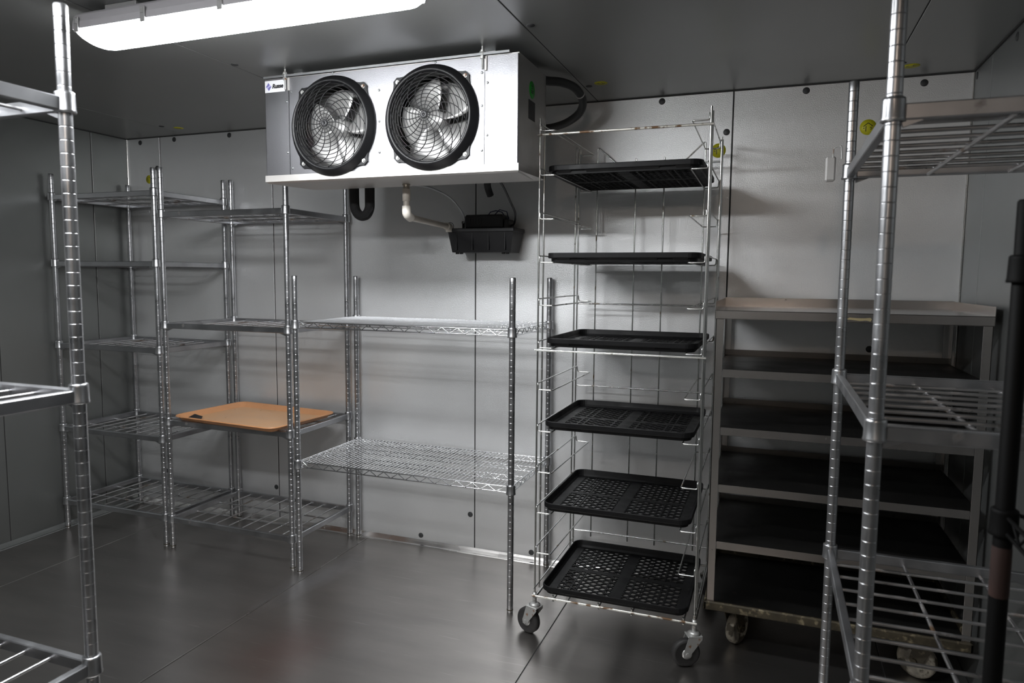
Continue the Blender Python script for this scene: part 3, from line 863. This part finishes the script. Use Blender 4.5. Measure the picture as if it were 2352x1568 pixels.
obj('rear_bar', MB().tube([(0, RD, ZB - .01), (RW, RD, ZB - .01)], .005, 10), 'rackwire', RK)
for x in (.075, .25, .375, .56):
    obj('base_wire', MB().tube([(x, -.012, ZB - .008), (x, RD + .004, ZB - .008)], .003, 8), 'rackwire', RK)
    obj('stop_wire', MB().tube([(x, -.003, ZB - .012), (x, -.003, ZB + .012)], .004, 8), 'rackwire', RK)
def caster(parent, x, y, ztop, r, w, ang, mw, mf, lead=.028):
    """swivel caster; ang turns the wheel about the stem, wheel trails along local +x"""
    c_ = bpy.data.objects.new('caster', None); C.objects.link(c_); c_.parent = parent; c_.location = (x, y, 0); c_.rotation_euler = (0, 0, ang); c_.empty_display_size = .03
    mb = MB().lathe([(r * .35, -w / 2), (r * .8, -w / 2), (r * .86, -w / 2 - .001), (r * .98, -w / 2 + .006), (r, -w / 4), (r, w / 4), (r * .98, w / 2 - .006), (r * .86, w / 2 + .001), (r * .8, w / 2), (r * .35, w / 2)], 40, 'y', (lead, 0, r))
    obj('wheel', mb, mw, c_)
    obj('wheel_hub', MB().lathe([(0, -w / 2 - .002), (r * .36, -w / 2 - .002), (r * .36, w / 2 + .002), (0, w / 2 + .002)], 24, 'y', (lead, 0, r)), mf, c_)
    mb = MB(); g_ = w / 2 + .005
    for s in (-1, 1):
        poly = [(lead - .012, r - .010), (lead + .012, r - .010), (lead + .014, r + .004), (.026, ztop - .020), (.026, ztop - .012), (-.024, ztop - .012), (-.024, ztop - .024), (lead - .014, r + .002)]
        m4 = Matrix(((1, 0, 0, 0), (0, 0, 1, s * g_ - .0012), (0, 1, 0, 0), (0, 0, 0, 1)))
        mb.prism(poly, 0, .0025, m4)
        mb.lathe([(.007, s * (g_ + .006)), (.007, s * g_)], 6, 'y', (lead, 0, r), smooth=False)
    mb.box((-.026, -g_ - .002, ztop - .016), (.028, g_ + .002, ztop - .011), .002)
    mb.lathe([(.020, ztop - .012), (.022, ztop - .006), (.014, ztop), (0, ztop)], 20)
    obj('fork', mb, mf, c_)
    obj('stem', MB().lathe([(.008, ztop - .004), (.008, ztop + .04), (0, ztop + .041)], 12), mf, c_)
    return c_
caster(RK, 0, .0, .128, .050, .030, R(160), 'rubber', 'caster')
caster(RK, RW, .0, .128, .050, .030, R(205), 'rubber', 'caster')
caster(RK, 0, RD, .128, .050, .030, R(130), 'rubber', 'caster')
caster(RK, RW, RD, .128, .050, .030, R(60), 'rubber', 'caster')

# ------------------------------------------------------------------ black lattice trays on the rack
TW, TD, TH = .553, .52, .033
def tray_mesh():
    mb = MB(); n = 6
    lp = tray_shell(0, 0, 0, 0, 0, 0)
    # outer skirt (upper part overhangs the lower foot), rim, inner wall, floor border
    rings = [(TW - .030, TD - .030, .030, 0), (TW - .024, TD - .024, .032, .001), (TW - .022, TD - .022, .033, .0125), (TW - .002, TD - .002, .040, .0135), (TW, TD, .041, .016), (TW, TD, .041, .031), (TW - .002, TD - .002, .040, .033),
             (TW - .007, TD - .007, .038, .033), (TW - .010, TD - .010, .036, .031), (TW - .022, TD - .022, .030, .014), (TW - .034, TD - .034, .026, .006), (TW - .095, TD - .050, .012, .0055)]
    vs = []
    for w, d, r, z in rings: vs += lp(w, d, r, z)
    k = 28
    mb.add(vs, [(i * k + j, i * k + (j + 1) % k, (i + 1) * k + (j + 1) % k, (i + 1) * k + j) for i in range(len(rings) - 1) for j in range(k)], False)
    # underside of the border
    under = [(TW - .030, TD - .030, .030, 0), (TW - .095, TD - .050, .012, .001), (TW - .095, TD - .050, .012, .0055)]
    vs = []
    for w, d, r, z in under: vs += lp(w, d, r, z)
    mb.add(vs, [(i * k + j, (i + 1) * k + j, (i + 1) * k + (j + 1) % k, i * k + (j + 1) % k) for i in range(2) for j in range(k)], False)
    # shallow pads standing off the skirt either side of two hand notches
    for y, sg in ((-TD / 2, -1), (TD / 2, 1)):
        for a, b in ((-TW / 2 + .045, -TW / 2 + .088), (-TW / 2 + .150, TW / 2 - .150), (TW / 2 - .088, TW / 2 - .045)):
            vs = [(a, y - sg * .013, .004), (b, y - sg * .013, .004), (b + .006, y - sg * .001, .0165), (a - .006, y - sg * .001, .0165),
                  (a, y - sg * .0135, .004), (b, y - sg * .0135, .004), (b + .006, y - sg * .0045, .0165), (a - .006, y - sg * .0045, .0165)]
            mb.add(vs, [(0, 1, 2, 3), (4, 7, 6, 5), (0, 4, 5, 1), (1, 5, 6, 2), (2, 6, 7, 3), (3, 7, 4, 0)])
    fx, fy = TW / 2 - .046, TD / 2 - .024
    mb.box((-.022, -fy, .001), (.022, fy, .0055)); mb.box((-fx, -.013, .001), (-.022, .013, .0054)); mb.box((.022, -.013, .001), (fx, .013, .0054))
    def strip(p, q, w, z0, z1):
        p = Vector((*p, 0)); q = Vector((*q, 0)); d = (q - p)
        if d.length < .004: return
        nrm = Vector((-d.y, d.x, 0)).normalized() * w / 2
        vs = [Vector((c.x, c.y, z)) for z in (z0, z1) for c in (p + nrm, p - nrm, q - nrm, q + nrm)]
        mb.add(vs, [(3, 2, 1, 0), (4, 5, 6, 7), (0, 1, 5, 4), (1, 2, 6, 5), (2, 3, 7, 6), (3, 0, 4, 7)])
    def clip(p, d, x0, x1, y0, y1):
        t0, t1 = -9, 9
        for o, dd, lo, hi in ((p[0], d[0], x0, x1), (p[1], d[1], y0, y1)):
            if abs(dd) < 1e-9: continue
            a, b = (lo - o) / dd, (hi - o) / dd
            if a > b: a, b = b, a
            t0 = max(t0, a); t1 = min(t1, b)
        return None if t0 >= t1 else ((p[0] + d[0] * t0, p[1] + d[1] * t0), (p[0] + d[0] * t1, p[1] + d[1] * t1))
    for sx in (-1, 1):
        for sy in (-1, 1):
            x0, x1 = sorted((sx * .022, sx * fx)); y0, y1 = sorted((sy * .013, sy * fy))
            for sgn in (-1, 1):
                ang = R(38); d = (cos(ang), sgn * sin(ang)); stp = .0275 / cos(ang)
                for q in range(-14, 15):
                    c_ = clip(((x0 + x1) / 2, (y0 + y1) / 2 + (q + .5) * stp), d, x0, x1, y0, y1)
                    if c_: strip(*c_, .0052, .0008, .0060 - .0004 * (sgn > 0))
            for xx in (sx * .048, sx * (fx - .052), sx * (fx - .076)):
                strip((xx, y0), (xx, y1), .0056, .0006, .0063)
            # fillets that round the openings off
            ang = R(38); stp = .0275 / cos(ang); dx = stp / (2 * math.tan(ang))
            for q in range(-16, 17):
                for p_ in range(-10, 11):
                    if (q + p_) % 2: continue
                    X = (x0 + x1) / 2 + p_ * dx; Y = (y0 + y1) / 2 + .5 * stp + q * stp / 2
                    if x0 + .004 < X < x1 - .004 and y0 + .003 < Y < y1 - .003:
                        mb.prism([(X - .0095, Y), (X, Y - .0072), (X + .0095, Y), (X, Y + .0072)], .0008, .0055)
    return mb.mesh('lattice_tray')
tmesh = tray_mesh()
names = {1: 'topmost black lattice tray on the wire rack, seen from below', 3: 'black lattice tray on the wire rack seen edge-on, second from the top',
         5: 'black lattice tray just above the middle bar of the wire rack', 7: 'black lattice tray on the wire rack, first one below the middle bar',
         9: 'black lattice tray second from the bottom of the wire rack', 11: 'lowest black lattice tray, on the base of the wire rack above the wheels'}
for k, lab in names.items():
    z = (zl[k] + .0027) if k < 11 else ZB + .0045
    o = obj('lattice_tray', tmesh, 'tray', None, (-.812 + RW / 2 + random.uniform(-.003, .003), 2.462 + .010 + TD / 2 + random.uniform(-.004, .006), z))
    tag(o, lab, 'tray', 'black trays on the wire rack')

# ------------------------------------------------------------------ stainless cart
CW, CDp = .838, .535
CT = thing('steel_cart', 'wheeled stainless steel cart with stacked flat shelves at the right', 'cart', (-.186, 2.555, 0))
zt = 1.265
mb = MB()
mb.box((0, 0, zt - .002), (CW, CDp, zt)); mb.box((0, 0, zt - .031), (CW, .0015, zt), .0005); mb.box((0, 0, zt - .031), (.0015, CDp, zt + .030)); mb.box((CW - .0015, 0, zt - .031), (CW, CDp, zt + .030)); mb.box((0, CDp - .0015, zt - .031), (CW, CDp, zt + .032))
mb.box((0, 0, zt - .031), (CW, .012, zt - .0295))
obj('top', mb, 'stainless', CT)
for x, sx in ((.003, 1), (CW - .003, -1)):
    for y, sy in ((.002, 1), (CDp - .002, -1)):
        mb = MB()
        xa, xb = sorted((x, x + sx * .027)); ya, yb = sorted((y, y + sy * .003)); mb.box((xa, ya, .195), (xb, yb, zt - .031), .0008)
        xa, xb = sorted((x, x + sx * .003)); ya, yb = sorted((y, y + sy * .027)); mb.box((xa, ya, .195), (xb, yb, zt - .031), .0008)
        obj('leg', mb, 'stainless', CT)
for z in (1.056, .848, .640, .430):
    mb = MB(); a = .028
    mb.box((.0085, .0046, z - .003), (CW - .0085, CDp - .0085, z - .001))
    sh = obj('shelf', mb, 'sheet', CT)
    obj('front_lip', MB().box((a + .003, .003, z - .028), (CW - a - .003, .0045, z), .0005), 'stainless', sh)
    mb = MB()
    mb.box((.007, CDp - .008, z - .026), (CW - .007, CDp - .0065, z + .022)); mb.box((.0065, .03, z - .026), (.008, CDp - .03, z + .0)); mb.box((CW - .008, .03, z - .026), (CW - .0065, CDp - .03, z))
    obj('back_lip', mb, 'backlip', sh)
obj('base_sheet', MB().box((.005, .005, .184), (CW - .006, CDp - .006, .187)), 'sheet', CT)
mb = MB(); mb.box((-.006, -.008, .172), (CW + .004, .006, .205), .004); mb.box((-.006, CDp - .008, .172), (CW + .004, CDp + .004, .205), .004)
mb.box((-.006, -.008, .172), (.006, CDp, .205), .004); mb.box((CW - .008, -.008, .172), (CW + .004, CDp, .205), .004)
obj('base_frame', mb, 'dirty', CT)
def big_caster(x, y, ang):
    c_ = bpy.data.objects.new('caster', None); C.objects.link(c_); c_.parent = CT; c_.location = (x, y, 0); c_.rotation_euler = (0, 0, ang); c_.empty_display_size = .03
    r, w, lead = .0635, .034, .035
    obj('wheel', MB().lathe([(r * .3, -w / 2 + .004), (r * .72, -w / 2 + .004), (r * .78, -w / 2), (r * .95, -w / 2 + .002), (r, -w / 4), (r, w / 4), (r * .95, w / 2 - .002), (r * .78, w / 2), (r * .72, w / 2 - .004), (r * .3, w / 2 - .004)], 40, 'y', (lead, 0, r)), 'cream', c_)
    mb = MB(); g_ = w / 2 + .006
    for s in (-1, 1):
        poly = [(lead - .02, r - .012), (lead + .004, r - .018), (lead + .018, r + .002), (.032, .150), (.032, .163), (-.030, .163), (-.030, .145)]
        mb.prism(poly, 0, .0035, Matrix(((1, 0, 0, 0), (0, 0, 1, s * g_ - .0017), (0, 1, 0, 0), (0, 0, 0, 1))))
        mb.lathe([(.010, s * (g_ + .007)), (.010, s * g_)], 6, 'y', (lead, 0, r), smooth=False)
    mb.box((-.032, -g_ - .002, .148), (.034, g_ + .002, .153), .002)
    mb.lathe([(.030, .152), (.034, .162), (.030, .172), (0, .172)], 24)
    obj('fork', mb, 'dirty', c_)
    obj('wheel_hub', MB().lathe([(0, -w / 2), (r * .3, -w / 2), (r * .3, w / 2), (0, w / 2)], 20, 'y', (lead, 0, r)), 'dirty', c_)
big_caster(.095, .10, R(65)); big_caster(CW - .10, .10, R(150)); big_caster(.095, CDp - .09, R(20)); big_caster(CW - .10, CDp - .09, R(110))
mb = MB()
pts = [(-.036, .004), (-.03, .008), (-.01, .006), (.012, .006), (.032, .008), (.036, .003), (.032, -.004), (.02, -.001), (.0, -.003), (-.025, .0), (-.04, .001)]
mb.prism(pts, 0, .0012, Matrix(((1, 0, 0, 0), (0, 0, -1, 0), (0, 1, 0, 0), (0, 0, 0, 1))))
tag(obj('tape_scrap', mb, 'tape', None, (.272, 2.554, 1.243)), 'scrap of yellowed tape on the front lip of the steel cart top', 'tape')
